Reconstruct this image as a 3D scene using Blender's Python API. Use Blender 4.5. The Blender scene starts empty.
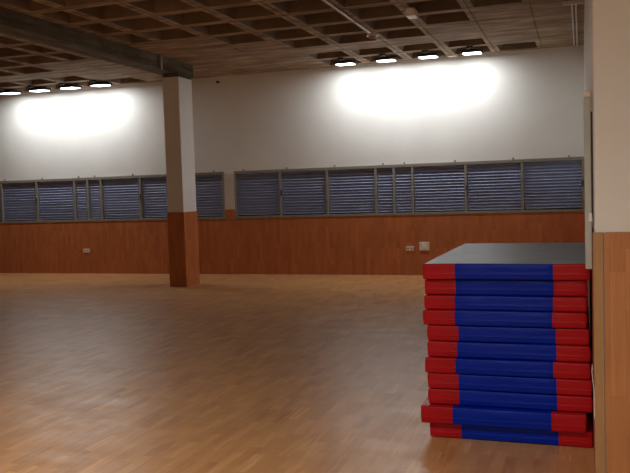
import bpy, bmesh, math, random
from mathutils import Matrix, Vector, noise
C = bpy.context.scene.collection
random.seed(4)
D = 13.68      # back wall
H = 3.81       # underside of the waffle ribs
XR = 0.055     # side wall
YP = 3.95      # near pier face
XL = -15.5; XE = 3.6; YB = -4.6
WZ = 1.262     # top of the wood wainscot

# ------------------------------------------------------------------ materials
def new_mat(name):
    m = bpy.data.materials.new(name); m.use_nodes = True
    nt = m.node_tree; b = nt.nodes['Principled BSDF']
    return m, nt, b
def N(nt, t, **kw):
    n = nt.nodes.new(t)
    for k, v in kw.items(): setattr(n, k, v)
    return n
def L(nt, a, b): nt.links.new(a, b)
def math_node(nt, op, a, b=None, clamp=False):
    n = N(nt, 'ShaderNodeMath', operation=op, use_clamp=clamp)
    for i, v in enumerate((a, b)):
        if v is None: continue
        if isinstance(v, (int, float)): n.inputs[i].default_value = v
        else: L(nt, v, n.inputs[i])
    return n.outputs[0]
def noise_tex(nt, vec, scale, detail=4, rough=.55):
    n = N(nt, 'ShaderNodeTexNoise'); n.inputs['Scale'].default_value = scale
    n.inputs['Detail'].default_value = detail; n.inputs['Roughness'].default_value = rough
    L(nt, vec, n.inputs['Vector']); return n.outputs['Fac']
def mapping(nt, vec, scale=(1,1,1)):
    n = N(nt, 'ShaderNodeMapping'); n.inputs['Scale'].default_value = scale
    L(nt, vec, n.inputs['Vector']); return n.outputs[0]
def ramp(nt, fac, stops):
    n = N(nt, 'ShaderNodeValToRGB'); L(nt, fac, n.inputs['Fac'])
    e = n.color_ramp.elements
    while len(e) < len(stops): e.new(.5)
    for i, (p, c) in enumerate(stops): e[i].position = p; e[i].color = (*c, 1)
    return n.outputs['Color']
def mix(nt, fac, a, b, mode='MIX'):
    n = N(nt, 'ShaderNodeMix', data_type='RGBA', blend_type=mode)
    for s, v in ((n.inputs[0], fac), (n.inputs[6], a), (n.inputs[7], b)):
        if isinstance(v, (int, float)): s.default_value = v
        elif isinstance(v, tuple): s.default_value = (*v, 1)
        else: L(nt, v, s)
    return n.outputs[2]
def bump(nt, b, height, strength, dist):
    n = N(nt, 'ShaderNodeBump'); n.inputs['Strength'].default_value = strength
    n.inputs['Distance'].default_value = dist
    L(nt, height, n.inputs['Height']); L(nt, n.outputs[0], b.inputs['Normal'])

def paint(name, col, rough=.6, var=.04):
    m, nt, b = new_mat(name)
    co = N(nt, 'ShaderNodeTexCoord').outputs['Object']
    f = noise_tex(nt, co, 1.3, 5)
    lo = tuple(c*(1-var) for c in col); hi = tuple(min(1, c*(1+var)) for c in col)
    L(nt, ramp(nt, f, [(.3, lo), (.7, hi)]), b.inputs['Base Color'])
    b.inputs['Roughness'].default_value = rough
    bump(nt, b, noise_tex(nt, co, 60, 2), .12, .004)
    return m

def strips(name, c1, c2, c3, floor=False, rough=.4):
    """strip parquet / strip wood laminate: short staggered strips"""
    m, nt, b = new_mat(name)
    co = N(nt, 'ShaderNodeTexCoord').outputs['Object']
    s = N(nt, 'ShaderNodeSeparateXYZ'); L(nt, co, s.inputs[0])
    cb = N(nt, 'ShaderNodeCombineXYZ')
    if floor:
        L(nt, s.outputs[1], cb.inputs[0]); L(nt, s.outputs[0], cb.inputs[1])
    else:
        L(nt, s.outputs[2], cb.inputs[0]); L(nt, math_node(nt, 'ADD', s.outputs[0], s.outputs[1]), cb.inputs[1])
    def brick(width, row, off, a, bb):
        k = N(nt, 'ShaderNodeTexBrick'); k.offset = off; k.offset_frequency = 2; k.squash = 1
        k.inputs['Scale'].default_value = 1; k.inputs['Brick Width'].default_value = width
        k.inputs['Row Height'].default_value = row; k.inputs['Mortar Size'].default_value = .0009
        k.inputs['Mortar Smooth'].default_value = .4; k.inputs['Bias'].default_value = 0
        k.inputs['Color1'].default_value = (*a, 1); k.inputs['Color2'].default_value = (*bb, 1)
        k.inputs['Mortar'].default_value = (*[v*.45 for v in a], 1)
        L(nt, cb.outputs[0], k.inputs['Vector']); return k
    k1 = brick(.30, .07, .37, c1, c2)
    g = noise_tex(nt, mapping(nt, cb.outputs[0], (3.2, 38, 1)), 1, 6, .6)
    col = mix(nt, ramp(nt, g, [(.38, (0,0,0)), (.62, (1,1,1))]), k1.outputs['Color'], c3)
    big = noise_tex(nt, mapping(nt, cb.outputs[0], (2.4, 14, 1)), 1, 3)
    col = mix(nt, .22, col, ramp(nt, big, [(.25, c1), (.75, c2)]))
    L(nt, col, b.inputs['Base Color'])
    b.inputs['Roughness'].default_value = rough
    if floor:
        w = noise_tex(nt, mapping(nt, co, (2.2, 5, 1)), 1, 3)
        L(nt, ramp(nt, w, [(.3, (rough-.05,)*3), (.7, (rough+.07,)*3)]), b.inputs['Roughness'])
        bump(nt, b, w, .12, .02)
    return m

def concrete(name, dark, mid, light, axis=(1,6,5)):
    m, nt, b = new_mat(name)
    co = N(nt, 'ShaderNodeTexCoord').outputs['Object']
    f = noise_tex(nt, mapping(nt, co, axis), 1.2, 8, .65)
    col = ramp(nt, f, [(.34, dark), (.5, mid), (.66, light)])
    f2 = noise_tex(nt, co, 2.1, 4)
    col = mix(nt, ramp(nt, f2, [(.35, (0,0,0)), (.75, (.6,.6,.6))]), col, dark)
    L(nt, col, b.inputs['Base Color']); b.inputs['Roughness'].default_value = .85
    bump(nt, b, f, .2, .01)
    return m

def vinyl(name, col, rough=.3, scale=1.0):
    m, nt, b = new_mat(name)
    co = N(nt, 'ShaderNodeTexCoord').outputs['Object']
    f = noise_tex(nt, co, 3, 3)
    L(nt, ramp(nt, f, [(.3, tuple(c*.88 for c in col)), (.7, tuple(min(1,c*1.1) for c in col))]), b.inputs['Base Color'])
    b.inputs['Roughness'].default_value = rough; b.inputs['Specular IOR Level'].default_value = .16
    w = noise_tex(nt, mapping(nt, co, (5, 5, 26)), 1.0*scale, 4, .5)
    bump(nt, b, w, .35, .012)
    return m

def plain(name, col, rough=.5, metal=0):
    m, nt, b = new_mat(name)
    co = N(nt, 'ShaderNodeTexCoord').outputs['Object']
    f = noise_tex(nt, co, 7, 3)
    L(nt, ramp(nt, f, [(.3, tuple(c*.93 for c in col)), (.7, tuple(min(1,c*1.05) for c in col))]), b.inputs['Base Color'])
    b.inputs['Roughness'].default_value = rough; b.inputs['Metallic'].default_value = metal
    return m
def emit(name, col, strength):
    m, nt, b = new_mat(name)
    b.inputs['Base Color'].default_value = (.9,.9,.9,1)
    b.inputs['Emission Color'].default_value = (*col, 1); b.inputs['Emission Strength'].default_value = strength
    return m

M = dict(
 wall=paint('wall_paint', (.78,.77,.725)),
 side=paint('side_wall_paint', (.79,.80,.765)),
 wood=strips('wall_laminate', (.36,.10,.031), (.64,.21,.062), (.47,.142,.042), rough=.5),
 pierwood_lit=strips('pier_laminate_lit', (.40,.15,.05), (.66,.30,.11), (.50,.21,.07), rough=.5),  # wall laminate again, yellowed in the colour for the light on the pier
 trimwood=strips('corner_trim_wood', (.44,.25,.10), (.48,.28,.115), (.40,.22,.09), rough=.5),
 floor=strips('floor_strips', (.35,.15,.052), (.72,.39,.165), (.51,.25,.095), floor=True, rough=.34),
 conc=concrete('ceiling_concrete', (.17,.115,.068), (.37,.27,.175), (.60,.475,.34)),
 coffer=concrete('coffer_concrete_shaded', (.12,.078,.048), (.17,.115,.073), (.22,.155,.10), (1.5,1.5,1.5)),  # ceiling concrete darkened inside coffers; their shade is put into the colour
 beam=concrete('beam_concrete', (.055,.047,.03), (.14,.12,.08), (.23,.20,.14), (6,1,8)),
 red=vinyl('red_vinyl', (.40,.008,.012), .34),
 blue=vinyl('blue_vinyl', (0,.019,.34), .36),
 grey=vinyl('grey_mat_top', (.20,.255,.31), .36),
 frame=plain('window_frame_metal', (.27,.245,.205), .5, .1),
 slat=plain('louvre_slats', (.36,.46,.76), .5, 0),
 lip=plain('louvre_edges', (.26,.235,.225), .6, 0),
 pane=plain('dark_window_glass', (.02,.025,.05), .08),
 board=plain('pale_panel', (.50,.53,.49), .5),
 dark=plain('dark_plastic', (.02,.02,.022), .5),
 white=plain('white_plastic', (.86,.86,.84), .4),
 cream=plain('cream_plastic', (.82,.76,.66), .45),
 socket=plain('socket_slots', (.30,.25,.20), .6),
 pipe=plain('pale_conduit', (.68,.63,.56), .4, .2),
 lamp=emit('led_face', (.95,.98,1.0), 11.0),
)

# ------------------------------------------------------------------ mesh helpers
def obj(name, bm, mats, parent=None, smooth=False):
    me = bpy.data.meshes.new(name)
    bm.normal_update(); bm.to_mesh(me); bm.free()
    for m in (mats if isinstance(mats, list) else [mats]): me.materials.append(m)
    if smooth:
        for p in me.polygons: p.use_smooth = True
    o = bpy.data.objects.new(name, me); C.objects.link(o)
    if parent: o.parent = parent
    return o
def box(bm, x0, x1, y0, y1, z0, z1, bevel=0, seg=2):
    r = bmesh.ops.create_cube(bm, size=1)
    vs = r['verts']
    for v in vs:
        v.co = Vector(((x0+x1)/2+v.co.x*(x1-x0), (y0+y1)/2+v.co.y*(y1-y0), (z0+z1)/2+v.co.z*(z1-z0)))
    if bevel:
        es = list({e for v in vs for e in v.link_edges})
        bmesh.ops.bevel(bm, geom=es, offset=bevel, segments=seg, affect='EDGES', profile=.5)
    return bm
def B(*a, **k):
    bm = bmesh.new()
    box(bm, *a, **k); return bm
def cyl(bm, p0, p1, r, n=12, r2=None):
    p0, p1 = Vector(p0), Vector(p1); d = p1-p0
    q = d.to_track_quat('Z', 'Y').to_matrix().to_4x4()
    bmesh.ops.create_cone(bm, cap_ends=True, segments=n, radius1=r, radius2=r if r2 is None else r2,
        depth=d.length, matrix=Matrix.Translation((p0+p1)/2) @ q)
    return bm
def empty(name, loc, label=None, cat=None, group=None, kind=None):
    o = bpy.data.objects.new(name, None); C.objects.link(o); o.location = loc
    o.empty_display_size = .1
    tag(o, label, cat, group, kind); return o
def tag(o, label=None, cat=None, group=None, kind=None):
    for k, v in (('label',label),('category',cat),('group',group),('kind',kind)):
        if v: o[k] = v
    return o
def copy_tree(o, parent=None):
    c = o.copy(); C.objects.link(c)
    if parent: c.parent = parent
    for ch in list(o.children): copy_tree(ch, c)
    return c

# ------------------------------------------------------------------ setting
fl = obj('floor', B(XL-.2, XE+.2, YB-.2, D+.3, -.15, 0), M['floor']); tag(fl, kind='structure')

# back wall with two long window openings
WIN = [(-14.5, -6.53), (-6.315, .046)]      # x ranges
WB, WT = 1.075, 1.985
bm = bmesh.new()
T = .22
box(bm, XL, XE, D, D+T, WT, 4.3)
box(bm, XL, WIN[0][0], D, D+T, 0, WT)
box(bm, WIN[0][1], WIN[1][0], D, D+T, 0, WT)
box(bm, WIN[1][1], XE, D, D+T, 0, WT)
box(bm, WIN[0][0], WIN[0][1], D, D+T, 0, WB)
box(bm, WIN[1][0], WIN[1][1], D, D+T, 0, WB)
wb = obj('wall_back', bm, M['wall']); tag(wb, kind='structure')
bm = bmesh.new(); e = .012
box(bm, XL, WIN[0][1], D-e, D, 0, WB-.003)
box(bm, WIN[0][1], WIN[1][0], D-e, D, 0, WZ-.008)
box(bm, WIN[1][0], XR, D-e, D, 0, WB-.003)
obj('wainscot', bm, M['wood'], wb)

# side wall that runs away from the camera, and the near wall end it belongs to
wr = obj('wall_right', B(XR, XR+.3, YP+.3, D, 0, 4.3), M['side']); tag(wr, kind='structure')
obj('wainscot', B(XR-.008, XR, YP+.02, D-.014, 0, WZ), M['wood'], wr)
wn = obj('wall_near', B(XR, XE, YP, YP+.3, 0, 4.3, bevel=.012, seg=3), M['side']); tag(wn, kind='structure')
obj('wainscot', B(XR+.042, XE, YP-.010, YP, 0, WZ+.015), M['pierwood_lit'], wn)
tr = obj('trim_1', B(XR-.008, XR+.038, YP-.014, YP, 0, WZ+.015, bevel=.003), M['trimwood']); tag(tr, kind='structure')
for nm, a in (('wall_left', (XL-.2, XL, YB, D, 0, 4.3)), ('wall_front', (XL-.2, XE+.2, YB-.2, YB, 0, 4.3)), ('wall_east', (XE, XE+.2, YB, YP+.3, 0, 4.3))):
    w = obj(nm, B(*a), M['wall']); tag(w, kind='structure')

# waffle ceiling
def ceiling():
    bm = bmesh.new()
    R_ = .075; g = .010
    xr = sorted([-.6-.75*k for k in range(-5, 8)])
    xl = sorted([-7.97-.765*k for k in range(0, 10)])
    ys = sorted([11.0-.75*k for k in range(0, 21)] + [11.75, 12.20, 12.90])
    ys = [y for y in ys if y > YB+.1]
    cells = []   # coffer openings
    def add(x0, x1, y0, y1): cells.append((x0, x1, y0, y1))
    def rows(x0, x1, top):
        for a, b in zip(ys, ys[1:]):
            if b <= top+.01 and b-a > .6: add(x0, x1, a+R_, b-R_)
    allx = xr
    for i in range(len(xr)-1):
        a, b = xr[i], xr[i+1]; c = (a+b)/2
        top = 11.75 if -4.4 < c < -2.1 else 11.0 if (-5.1 < c < -4.3 or -2.1 < c < -1.35) else 10.25
        x0, x1 = a+R_, b-R_
        if c > -1.35: top = 10.25
        if c > .1:
            if c < .6: continue
            top = 3.5
        rows(x0, x1, top)
        if -4.4 < c < -1.35: add(x0, x1, 12.275, 12.80)
        if -4.4 < c < -.6: add(x0, x1, 12.97, 13.54)
    rows(-6.27, -5.85-R_, 10.25)
    for i in range(len(xl)-1):
        a, b = xl[i], xl[i+1]; c = (a+b)/2
        if a < XL: continue
        rows(a+R_, b-R_, 11.0 if c > -8.7 else 11.75)
        if c < -8.7: add(a+R_, b-R_, 12.275, 12.80)
        add(a+R_, b-R_, 12.97, 13.54)
    rows(-7.97+R_, -7.57, 11.0)
    # grooves along the rib centres (formwork seams)
    bx = sorted(set([XL-.1, XE+.1, -6.43] + [v for c in cells for v in c[:2]] + [v+s for v in xr+xl for s in (-g, g)]))
    by = sorted(set([YB-.1, D+.05] + [v for c in cells for v in c[2:]] + [v+s for v in ys for s in (-g, g)]))
    bx = [round(v, 4) for v in bx]; by = [round(v, 4) for v in by]
    gx = {(round(v-g,4), round(v+g,4)) for v in xr+xl}
    gy = {(round(v-g,4), round(v+g,4)) for v in ys}
    hg = {}
    top = .33
    def incell(x, y):
        for c in cells:
            if c[0]-1e-6 < x < c[1]+1e-6 and c[2]-1e-6 < y < c[3]+1e-6: return True
        return False
    for i in range(len(bx)-1):
        for j in range(len(by)-1):
            cx, cy = (bx[i]+bx[i+1])/2, (by[j]+by[j+1])/2
            if incell(cx, cy): h = None
            elif any(a-1e-4 < cx < b+1e-4 for a, b in gx): h = .014
            elif cy < 11.3 and any(a-1e-4 < cy < b+1e-4 for a, b in gy): h = .006
            else: h = 0
            hg[i, j] = h
    def q(*p): bm.faces.new([bm.verts.new(v) for v in p])
    for (i, j), h in hg.items():
        if h is None: continue
        x0, x1, y0, y1 = bx[i], bx[i+1], by[j], by[j+1]; z = H+h
        q((x0,y0,z), (x0,y1,z), (x1,y1,z), (x1,y0,z))
        for di, dj in ((1,0), (0,1), (-1,0), (0,-1)):
            k = hg.get((i+di, j+dj), 0)
            kk = 0 if k is None else k
            if h > kk+1e-6:
                if di == 1:  q((x1,y0,z), (x1,y1,z), (x1,y1,H+kk), (x1,y0,H+kk))
                if di == -1: q((x0,y0,z), (x0,y1,z), (x0,y1,H+kk), (x0,y0,H+kk))
                if dj == 1:  q((x0,y1,z), (x1,y1,z), (x1,y1,H+kk), (x0,y1,H+kk))
                if dj == -1: q((x0,y0,z), (x1,y0,z), (x1,y0,H+kk), (x0,y0,H+kk))
    s = .13
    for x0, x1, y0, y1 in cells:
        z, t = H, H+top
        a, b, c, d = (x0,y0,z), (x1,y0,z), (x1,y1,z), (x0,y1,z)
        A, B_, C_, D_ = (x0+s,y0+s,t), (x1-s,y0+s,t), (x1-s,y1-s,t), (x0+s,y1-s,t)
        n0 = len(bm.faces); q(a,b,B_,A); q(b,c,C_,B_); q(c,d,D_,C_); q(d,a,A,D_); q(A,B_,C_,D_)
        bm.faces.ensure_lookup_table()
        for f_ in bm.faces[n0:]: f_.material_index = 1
    bmesh.ops.remove_doubles(bm, verts=bm.verts, dist=1e-5)
    bmesh.ops.recalc_face_normals(bm, faces=bm.faces)
    # solid slab body over the coffers
    box(bm, XL-.1, XE+.1, YB-.1, D+.05, H+top+.01, H+top+.2)
    return bm
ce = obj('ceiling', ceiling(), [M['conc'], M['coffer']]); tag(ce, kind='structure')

# beam on the column line
CX0, CX1, CY0, CY1 = -6.648, -6.345, 11.67, 12.14
BZ = 3.60
bx_ = empty('concrete_beam', (-6.58, 4.5, BZ), 'dark concrete beam running across the ceiling to the square column and back wall', 'beam')
def loc(o, root): o.location = -root.location; return o
b1 = loc(obj('beam_span', B(-6.76, -6.42, YB, 11.14, BZ, H-.001, bevel=.006), M['beam'], bx_), bx_)
b2 = loc(obj('beam_span', B(-6.76, -6.42, 11.19, 12.36, BZ, H-.001, bevel=.006), M['beam'], bx_), bx_)
b3 = loc(obj('joint_strip', B(-6.75, -6.412, 11.142, 11.188, BZ+.002, H-.001), M['dark'], bx_), bx_)
bm = bmesh.new(); cyl(bm, (-6.40, 11.235, BZ-.01), (-6.40, 11.235, H-.002), .014)
b4 = loc(obj('joint_cover', bm, M['pipe'], bx_), bx_)

# column
cl = empty('square_column', ((CX0+CX1)/2, (CY0+CY1)/2, 0), 'freestanding square column, white above and wood clad below, in front of the louvred windows', 'column')
loc(obj('concrete_cap', B(CX0+.005, CX1-.005, CY0+.005, CY1-.005, 3.53, BZ-.001), M['beam'], cl), cl)
loc(obj('plaster_shaft', B(CX0, CX1, CY0, CY1, WZ, 3.53, bevel=.008), M['wall'], cl), cl)
loc(obj('wood_cladding', B(CX0-.008, CX1+.008, CY0-.008, CY1+.008, 0, WZ, bevel=.003), M['wood'], cl), cl)

# ------------------------------------------------------------------ windows
MUL = [[-14.5, -13.6, -12.72, -11.81, -10.9, -9.955, -9.63, -9.31, -8.39, -7.46, -6.535],
       [-6.31, -5.375, -4.445, -3.519, -3.184, -2.848, -1.909, -.957, .046]]
CLIP = [[-11.705, -10.739, -9.832, -9.445, -8.548, -6.742],
        [-6.114, -5.221, -4.284, -3.379, -2.986, -2.089, -1.106, -.199]]
for wi, (x0, x1) in enumerate(WIN):
    w = empty('window_%d' % (wi+1), ((x0+x1)/2, D, WB), kind='structure')
    def P(name, bm, m, par=w, smooth=False):
        o = obj(name, bm, m, par, smooth)
        if par is w: o.location = -w.location
        return o
    fw = .045
    bm = bmesh.new()
    box(bm, x0, x1, D-.02, D+.06, WT-.055, WT, bevel=.004)
    box(bm, x0, x1, D-.02, D+.06, WB, WB+.045, bevel=.004)
    box(bm, x0, x0+.03, D-.02, D+.06, WB+.045, WT-.055, bevel=.003)
    box(bm, x1-.045, x1, D-.02, D+.06, WB+.045, WT-.055, bevel=.003)
    P('window_frame', bm, M['frame'])
    for x in MUL[wi][1:-1]:
        P('mullion', B(x-.022, x+.022, D-.018, D+.055, WB+.046, WT-.056, bevel=.003), M['frame'])
    for a, b in zip(MUL[wi], MUL[wi][1:]):
        P('pane', B(a+.02, b-.02, D+.10, D+.108, WB+.01, WT-.01), M['pane'])
        bm = bmesh.new()
        n = 15; z0 = WB+.095; z1 = WT-.075
        for k in range(n):
            z = z0+(z1-z0)*k/(n-1)
            tl = math.radians(random.uniform(53, 60)); dx = random.uniform(-.002, .002)
            hw = .029
            c, s = math.cos(tl)*hw, math.sin(tl)*hw
            t = .0018
            X0, X1 = a+.026, b-.026
            pts = [(-c, -s), (0, .004), (c, s)]   # slightly crowned slat
            f = []
            for X in (X0, X1):
                for (py, pz) in pts: f.append(bm.verts.new((X, D+.030+py, z+pz+dx)))
                for (py, pz) in reversed(pts): f.append(bm.verts.new((X, D+.030+py+t*s/hw, z+pz+dx-t)))
            for i in range(6):
                j = (i+1) % 6
                bm.faces.new((f[i], f[j], f[6+j], f[6+i]))
            bm.faces.new(f[:6][::-1]); bm.faces.new(f[6:])
            nf = len(bm.faces)
            box(bm, X0, X1, D+.026-c, D+.031-c, z+dx-s-.004, z+dx-s+.004)
            bm.faces.ensure_lookup_table()
            for q_ in bm.faces[nf:]: q_.material_index = 1
        bmesh.ops.recalc_face_normals(bm, faces=bm.faces)
        P('louvre', bm, [M['slat'], M['lip']])
    for x in CLIP[wi]:
        bm = B(x-.012, x+.012, D-.022, D, WT-.012, WT+.035, bevel=.003)
        P('frame_clip', bm, M['frame'])
    for x in ([-10.9, -8.39] if wi == 0 else [-5.345, -1.885, .012]):
        bm = B(x-.012, x+.012, D-.034, D-.019, 1.50, 1.60, bevel=.004)
        box(bm, x-.030, x+.006, D-.046, D-.032, 1.50, 1.518, bevel=.003)
        P('latch', bm, M['dark'])

# ------------------------------------------------------------------ flood lights under the ceiling
FP, SPREAD = 12, 178
def flood(label, group, x, first=[]):
    if not first:
        r = empty('floodlight', (0, 0, 0), label, 'light', group)
        bm = B(-.165, .165, -.155, .155, .012, .056, bevel=.006)
        for k in range(9): box(bm, -.15+k*.035-.006+.01, -.15+k*.035+.006+.01, -.12, .12, .056, .062)
        obj('housing', bm, M['dark'], r)
        obj('led_face', B(-.138, .138, -.13, .13, 0, .012, bevel=.002), M['lamp'], r)
        bm = bmesh.new()
        box(bm, -.177, .177, -.018, .018, .064, .072)
        for s in (-1, 1): box(bm, s*.171-.006, s*.171+.006, -.018, .018, .022, .065)
        box(bm, -.05, .05, -.30, -.017, .064, .072); box(bm, -.05, .05, -.30, -.22, .071, .097)
        obj('bracket', bm, M['dark'], r)
        l = bpy.data.lights.new('led_light', 'AREA'); l.shape = 'RECTANGLE'; l.size = .27; l.size_y = .25
        l.energy = FP; l.spread = math.radians(SPREAD); l.color = (.95,.98,1.0)
        lo = bpy.data.objects.new('led_light', l); C.objects.link(lo); lo.parent = r; lo.location = (0, 0, -.004)
        first.append(r)
    else:
        r = copy_tree(first[0]); tag(r, label, 'light', group)
    r.location = (x, 13.14, 3.73)
    r.rotation_euler = (math.radians(4), 0, 0)
    return r
G1 = 'floodlights over the right-hand window'; G2 = 'floodlights left of the column'
for x, l in zip((-3.87, -3.14, -2.42, -1.69),
    ('leftmost of the four white LED floodlights washing the wall right of the column',
     'second from left of the four LED floodlights washing the wall right of the column',
     'third from left of the four LED floodlights washing the wall right of the column',
     'rightmost LED floodlight, the last of four towards the side wall')): flood(l, G1, x)
for x, l in zip((-11.0, -10.28, -9.55, -8.84),
    ('leftmost LED floodlight at the far left edge of the picture',
     'second from left of the four LED floodlights left of the column',
     'third from left of the four LED floodlights left of the column',
     'LED floodlight nearest the column among the four left of it')): flood(l, G2, x)

# ------------------------------------------------------------------ conduits and ceiling devices
r = empty('ceiling_conduit', (-2.86, 9, H), 'thin pale conduit running along a ceiling rib to a round sensor', 'pipe')
bm = bmesh.new(); cyl(bm, (-2.86, -3, H-.017), (-2.86, 10.98, H-.017), .014)
loc(obj('conduit_tube', bm, M['pipe'], r), r)
for y in (1, 4, 7, 8.6, 10.2): loc(obj('clamp', B(-2.885, -2.835, y-.012, y+.012, H-.034, H), M['frame'], r), r)
r = empty('ceiling_sensor', (-2.87, 11.18, H), 'small round ceiling sensor at the end of the pale conduit', 'sensor')
bm = bmesh.new(); cyl(bm, (0,0,-.035), (0,0,0), .085, 24)
obj('sensor_base', bm, M['cream'], r)
bm = bmesh.new(); bmesh.ops.create_uvsphere(bm, u_segments=20, v_segments=10, radius=.06)
for v in bm.verts: v.co.z = v.co.z*.7-.036
obj('sensor_dome', bm, M['socket'], r, True)
r = empty('emergency_light', (-2.03, 9.95, H), 'small white box fixed under a ceiling rib above the mats', 'ceiling fixture')
obj('backplate', B(-.055, .055, -.12, .12, -.02, .001, bevel=.003), M['cream'], r)
obj('white_cover', B(-.062, .062, -.10, .10, -.095, -.02, bevel=.006), M['white'], r)
r = obj('junction_box', B(-2.15, -1.99, 13.46, 13.58, H-.03, H+.001, bevel=.006), M['cream'])
tag(r, 'flat cream junction box at the wall between the third and fourth floodlights', 'junction box')
for i, (x, l) in enumerate(((-.095, 'left one of two parallel thin pipes under the ceiling by the side wall'), (-.048, 'right one of two parallel thin pipes under the ceiling by the side wall'))):
    bm = bmesh.new(); cyl(bm, (x, 10.4, H-.022), (x, D-.001, H-.022), .011)
    r = obj('ceiling_pipe', bm, M['pipe']); tag(r, l, 'pipe', 'parallel pipes by the side wall')
r = obj('pipe_bracket', B(-.20, XR-.001, 10.36, 10.40, H-.045, H, bevel=.004), M['pipe'])
tag(r, 'short cross bracket holding the two parallel pipes at the upper right of the ceiling', 'bracket')
r = obj('wall_hook', cyl(bmesh.new(), (-6.58, D-.05, 3.70), (-6.58, D, 3.70), .022), M['dark'])
tag(r, 'tiny dark hook high on the wall just right of the column', 'hook')

# ------------------------------------------------------------------ sockets
def socket(x0, x1, z0, z1, n, label, name='wall_socket', cat='socket'):
    y = D-e
    r = empty(name, ((x0+x1)/2, y, (z0+z1)/2), label, cat)
    w, h = (x1-x0)/2, (z1-z0)/2
    obj('faceplate', B(-w, w, -.012, 0, -h, h, bevel=.004), M['cream'], r)
    if n:
        for k in range(n):
            cx = -w+(k+.5)*2*w/n
            o = bmesh.new(); cyl(o, (cx, -.014, 0), (cx, -.011, 0), min(.016, h*.5), 16)
            obj('socket_insert', o, M['socket'], r)
    else:
        obj('rocker', B(-w*.45, w*.45, -.018, -.011, -h*.55, h*.6, bevel=.003), M['white'], r)
    return r
socket(-9.80, -9.645, .437, .515, 2, 'small cream double socket low on the wood wall left of the column')
socket(-2.99, -2.855, .440, .520, 2, 'small cream double socket low on the wood wall left of the square plate')
socket(-2.75, -2.57, .440, .592, 0, 'larger square cream wall plate right of the double socket, above the mats', 'wall_plate', 'wall plate')

# ------------------------------------------------------------------ board on the side wall and loose strip
r = empty('wall_board', (.03, 4.3, 1.52), 'narrow pale board on the side wall seen edge-on beside the near wall end, over the mats', 'board')
loc(obj('board_panel', B(.0125, .0455, 4.26, 4.56, 1.068, 1.955, bevel=.004), M['board'], r), r)
loc(obj('board_cap', B(.0125, .0465, 4.25, 4.56, 1.955, 1.985, bevel=.003), M['cream'], r), r)
loc(obj('mount_gap_shade', B(.0455, XR-.0005, 4.266, 4.54, 1.34, 1.88), M['dark'], r), r)  # doubles as the dark shadow line painted between board and wall
loc(obj('latch', B(.032, .048, 4.243, 4.26, 1.315, 1.36, bevel=.003), M['white'], r), r)

bm = bmesh.new()
pts = [(.040, .60), (.038, .57), (.043, .52), (.0465, .49), (.0472, .44), (.0472, .34)]
prev = None; yy0, yy1 = 4.06, 4.13; t = .003
ring = []
for (x, z) in pts:
    ring.append([bm.verts.new(v) for v in ((x-t, yy0, z), (x, yy0, z), (x, yy1, z), (x-t, yy1, z))])
for a, b in zip(ring, ring[1:]):
    for i in range(4):
        j = (i+1) % 4; bm.faces.new((a[i], a[j], b[j], b[i]))
bm.faces.new(ring[0][::-1]); bm.faces.new(ring[-1])
bmesh.ops.recalc_face_normals(bm, faces=bm.faces)
r = obj('loose_strip', bm, M['white']); tag(r, 'thin bent white strip on the side wall low behind the near wood corner', 'strip')

# ------------------------------------------------------------------ gym mats
Y0 = 4.62; DEP = 1.76
ZB = [1.066, .968, .873, .785, .692, .594, .497, .400, .303, .207, .098, .001]
#      left  split1  split2  right   front offset
MT = [(-.903, -.716, -.161, .036, -.025), (-.899, -.719, -.159, .020, .012), (-.902, -.724, -.165, .018, 0), (-.910, -.725, -.170, .015, -.008),
      (-.889, -.707, -.152, .028, .008), (-.891, -.716, -.150, .033, .004), (-.905, -.728, -.168, .032, -.008), (-.893, -.711, -.151, .040, .004),
      (-.891, -.710, -.149, .040, .006), (-.932, -.745, -.180, .008, -.035), (-.888, -.702, -.144, .041, .014)]
LB = ['topmost mat of the red and blue stack, with its grey upper face showing',
      'second gym mat from the top of the red and blue stack',
      'third gym mat from the top of the red and blue stack',
      'fourth gym mat from the top of the red and blue stack',
      'fifth gym mat from the top of the red and blue stack',
      'sixth gym mat from the top, the middle one of the red and blue stack',
      'seventh gym mat from the top of the red and blue stack',
      'eighth gym mat from the top, fourth above the floor',
      'ninth gym mat from the top, third above the floor',
      'gym mat second from the floor, pushed out forward and to the left of the stack',
      'lowest gym mat of the stack, lying on the floor']
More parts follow.
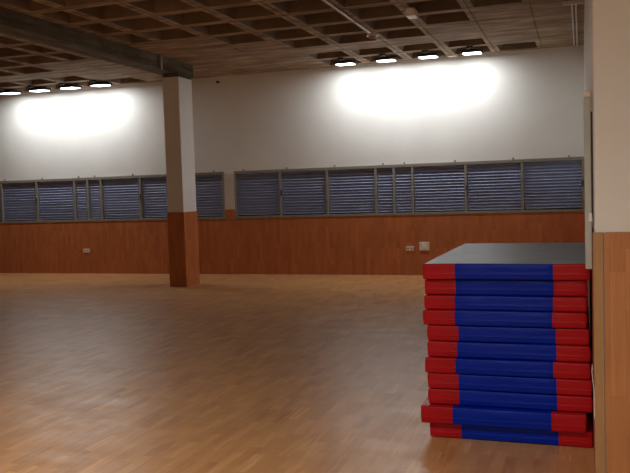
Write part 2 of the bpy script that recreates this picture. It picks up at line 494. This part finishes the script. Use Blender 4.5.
def mat_mesh(i, brd, x0, s1, s2, x1, y0, y1, z0, z1):
    """rounded slab with a grid surface, slightly slack cover; faces sorted by region"""
    rad = .010
    def axis(lo, hi, extra, step):
        ks = [lo, lo+rad*.12, lo+rad*.3, lo+rad*.6, lo+rad]
        kr = [hi-rad, hi-rad*.6, hi-rad*.3, hi-rad*.12, hi]
        pts = ks+kr+extra
        n = max(2, int((hi-lo)/step)); pts += [lo+rad+(hi-lo-2*rad)*k/n for k in range(1, n)]
        out = []
        for p in sorted(pts):
            if out and p-out[-1] < .003:
                if p in extra: out[-1] = p
                continue
            out.append(p)
        return out
    zs = z0+.34*(z1-z0)
    xs = axis(x0, x1, [s1, s2, x0+brd, x1-brd] if brd > .02 else [s1, s2], .05); ys = axis(y0, y1, [y0+brd, y1-brd] if brd > .02 else [], .09); zz = axis(z0, z1, [zs-.004, zs, zs+.004], .014)
    bm = bmesh.new(); V = {}
    def key(a, b, c): return (round(a,5), round(b,5), round(c,5))
    def place(x, y, z):
        p = Vector((x, y, z))
        q = Vector((min(max(x, x0+rad), x1-rad), min(max(y, y0+rad), y1-rad), min(max(z, z0+rad), z1-rad)))
        d = p-q
        if d.length > 1e-6:
            # cube-to-rounded mapping
            m = max(abs(d.x), abs(d.y), abs(d.z)); p = q+d.normalized()*m if m > 0 else p
        fz = (z-z0)/(z1-z0)
        # cover slackness: front bulges a little between the edges, wrinkles
        front = 1 if y < y0+.002 else 0
        side = 1 if (x < x0+.002 or x > x1-.002) else 0
        nv = noise.noise(Vector((x*5+i*7.3, y*4, z*14+i*3.1)))
        nf = noise.noise(Vector((x*2.0+i*11, 3.0, z*6)))
        if front:
            p.y += -.0025*math.sin(math.pi*fz) + .0035*nv + .003*nf
            if abs(z-zs) < .001: p.y += -.002
            for s in (s1, s2):
                if abs(x-s) < 1e-4: p.y += .003
        if side:
            p.x += (-1 if x < x0+.002 else 1)*(.003*math.sin(math.pi*fz)+.003*nv)
        if z > z1-.002 and 0 < fz:
            p.z += .0022*noise.noise(Vector((x*2.3, y*2.1, i*5.0)))*1.0 - .0022
        if z < z0+.002: p.z += .0004
        return p
    def vert(a, b, c):
        k = key(a, b, c)
        if k not in V: V[k] = bm.verts.new(place(a, b, c))
        return V[k]
    faces = {k: [] for k in ('top', 'low', 'red', 'redr', 'mid', 'midb')}
    def reg(xc, yc): return 'red' if xc < s1 else (('mid' if yc < (y0+y1)/2 else 'midb') if xc < s2 else 'redr')
    def face(vs, r):
        f = bm.faces.new([vert(*v) for v in vs]); faces[r].append(f)
    for c in (z0, z1):
        for a, b in zip(xs, xs[1:]):
            for p, q in zip(ys, ys[1:]):
                inner = x0+brd < (a+b)/2 < x1-brd and y0+brd < (p+q)/2 < y1-brd
                face([(a,p,c), (b,p,c), (b,q,c), (a,q,c)], ('low' if c == z0 else 'top') if inner else reg((a+b)/2, (p+q)/2))
    for y in (y0, y1):
        for a, b in zip(xs, xs[1:]):
            for p, q in zip(zz, zz[1:]):
                face([(a,y,p), (b,y,p), (b,y,q), (a,y,q)], reg((a+b)/2, y))
    for x, r_ in ((x0, 'red'), (x1, 'redr')):
        for a, b in zip(ys, ys[1:]):
            for p, q in zip(zz, zz[1:]):
                face([(x,a,p), (x,b,p), (x,b,q), (x,a,q)], r_)
    bmesh.ops.recalc_face_normals(bm, faces=bm.faces)
    idx = {f: r for r, fs in faces.items() for f in fs}
    names = ['top', 'low', 'red', 'redr', 'mid', 'midb']
    for f in bm.faces: f.material_index = names.index(idx[f]); f.smooth = True
    return bm
def split(bm, k):
    c = bm.copy()
    bmesh.ops.delete(c, geom=[f for f in c.faces if f.material_index != k], context='FACES')
    for f in c.faces: f.material_index = 0
    return c
for i, (x0, s1, s2, x1, off) in enumerate(MT):
    x0 -= .005
    z1, z0 = ZB[i], ZB[i+1]+.0012
    cx, cy = (x0+x1)/2, Y0+off+DEP/2
    r = empty('gym_mat', (cx, cy, z0), LB[i], 'gym mat', 'stacked red and blue gym mats')
    bm = mat_mesh(i, .009 if i == 0 else .07, x0-cx, s1-cx, s2-cx, x1-cx, Y0+off-cy, Y0+off+DEP-cy, 0, z1-z0)
    for k, (nm, m, lb) in enumerate((('upper_face', 'grey', 'grey upper face'), ('lower_face', 'grey', 'grey underside'),
            ('end_panel', 'red', 'red panel at the left end'), ('end_panel', 'red', 'red panel at the right end'),
            ('middle_panel', 'blue', 'blue middle panel'), ('middle_panel', 'blue', 'blue middle panel on the far side'))):
        o = obj(nm, split(bm, k), M[m], r, True); o['label'] = lb
    bm.free()

# ------------------------------------------------------------------ camera from the fitted vanishing points
f = 778.005
R = ((.94557165, .32399203, -.03038773), (-.01107765, -.06127939, -.99805918), (-.32522536, .94407309, -.05435498))
cam = bpy.data.cameras.new('camera'); co = bpy.data.objects.new('camera', cam); C.objects.link(co)
m = Matrix((( R[0][0], -R[1][0], -R[2][0], 0), (R[0][1], -R[1][1], -R[2][1], 0), (R[0][2], -R[1][2], -R[2][2], 1.5), (0,0,0,1)))
co.matrix_world = m
cam.sensor_fit = 'HORIZONTAL'; cam.sensor_width = 36; cam.lens = 36*f/630; cam.clip_start = .05; cam.clip_end = 100
bpy.context.scene.camera = co

# ------------------------------------------------------------------ light of the hall behind the camera, with an added fill
def area(x, y, z, power, size, col=(1,.945,.86)):
    l = bpy.data.lights.new('unseen_lamp', 'AREA'); l.energy = power; l.size = size; l.color = col; l.shape = 'SQUARE'; l.spread = math.radians(142)
    o = bpy.data.objects.new('unseen_lamp', l); C.objects.link(o); o.location = (x, y, z)
    return o
for x, y, p in ((-1.0, .7, 44), (-3.2, .8, 70), (-4.8, .8, 66), (-6.4, .8, 66), (-9.5, 1.4, 70)):
    area(x, y, 3.7, p, .5)
k = area(-.4, -3.6, 3.6, 95, .6, (1,.97,.92)); k.data.spread = math.pi  # added fill without a fixture, brightens the near wall end and column
w = bpy.data.worlds.new('night'); bpy.context.scene.world = w; w.use_nodes = True
w.node_tree.nodes['Background'].inputs[0].default_value = (.10, .13, .25, 1)
w.node_tree.nodes['Background'].inputs[1].default_value = .15
vs = bpy.context.scene.view_settings
bpy.context.scene.display_settings.display_device = 'sRGB'
vs.view_transform = 'Standard'; vs.look = 'None'; vs.exposure = 0; vs.gamma = 1; vs.use_curve_mapping = False
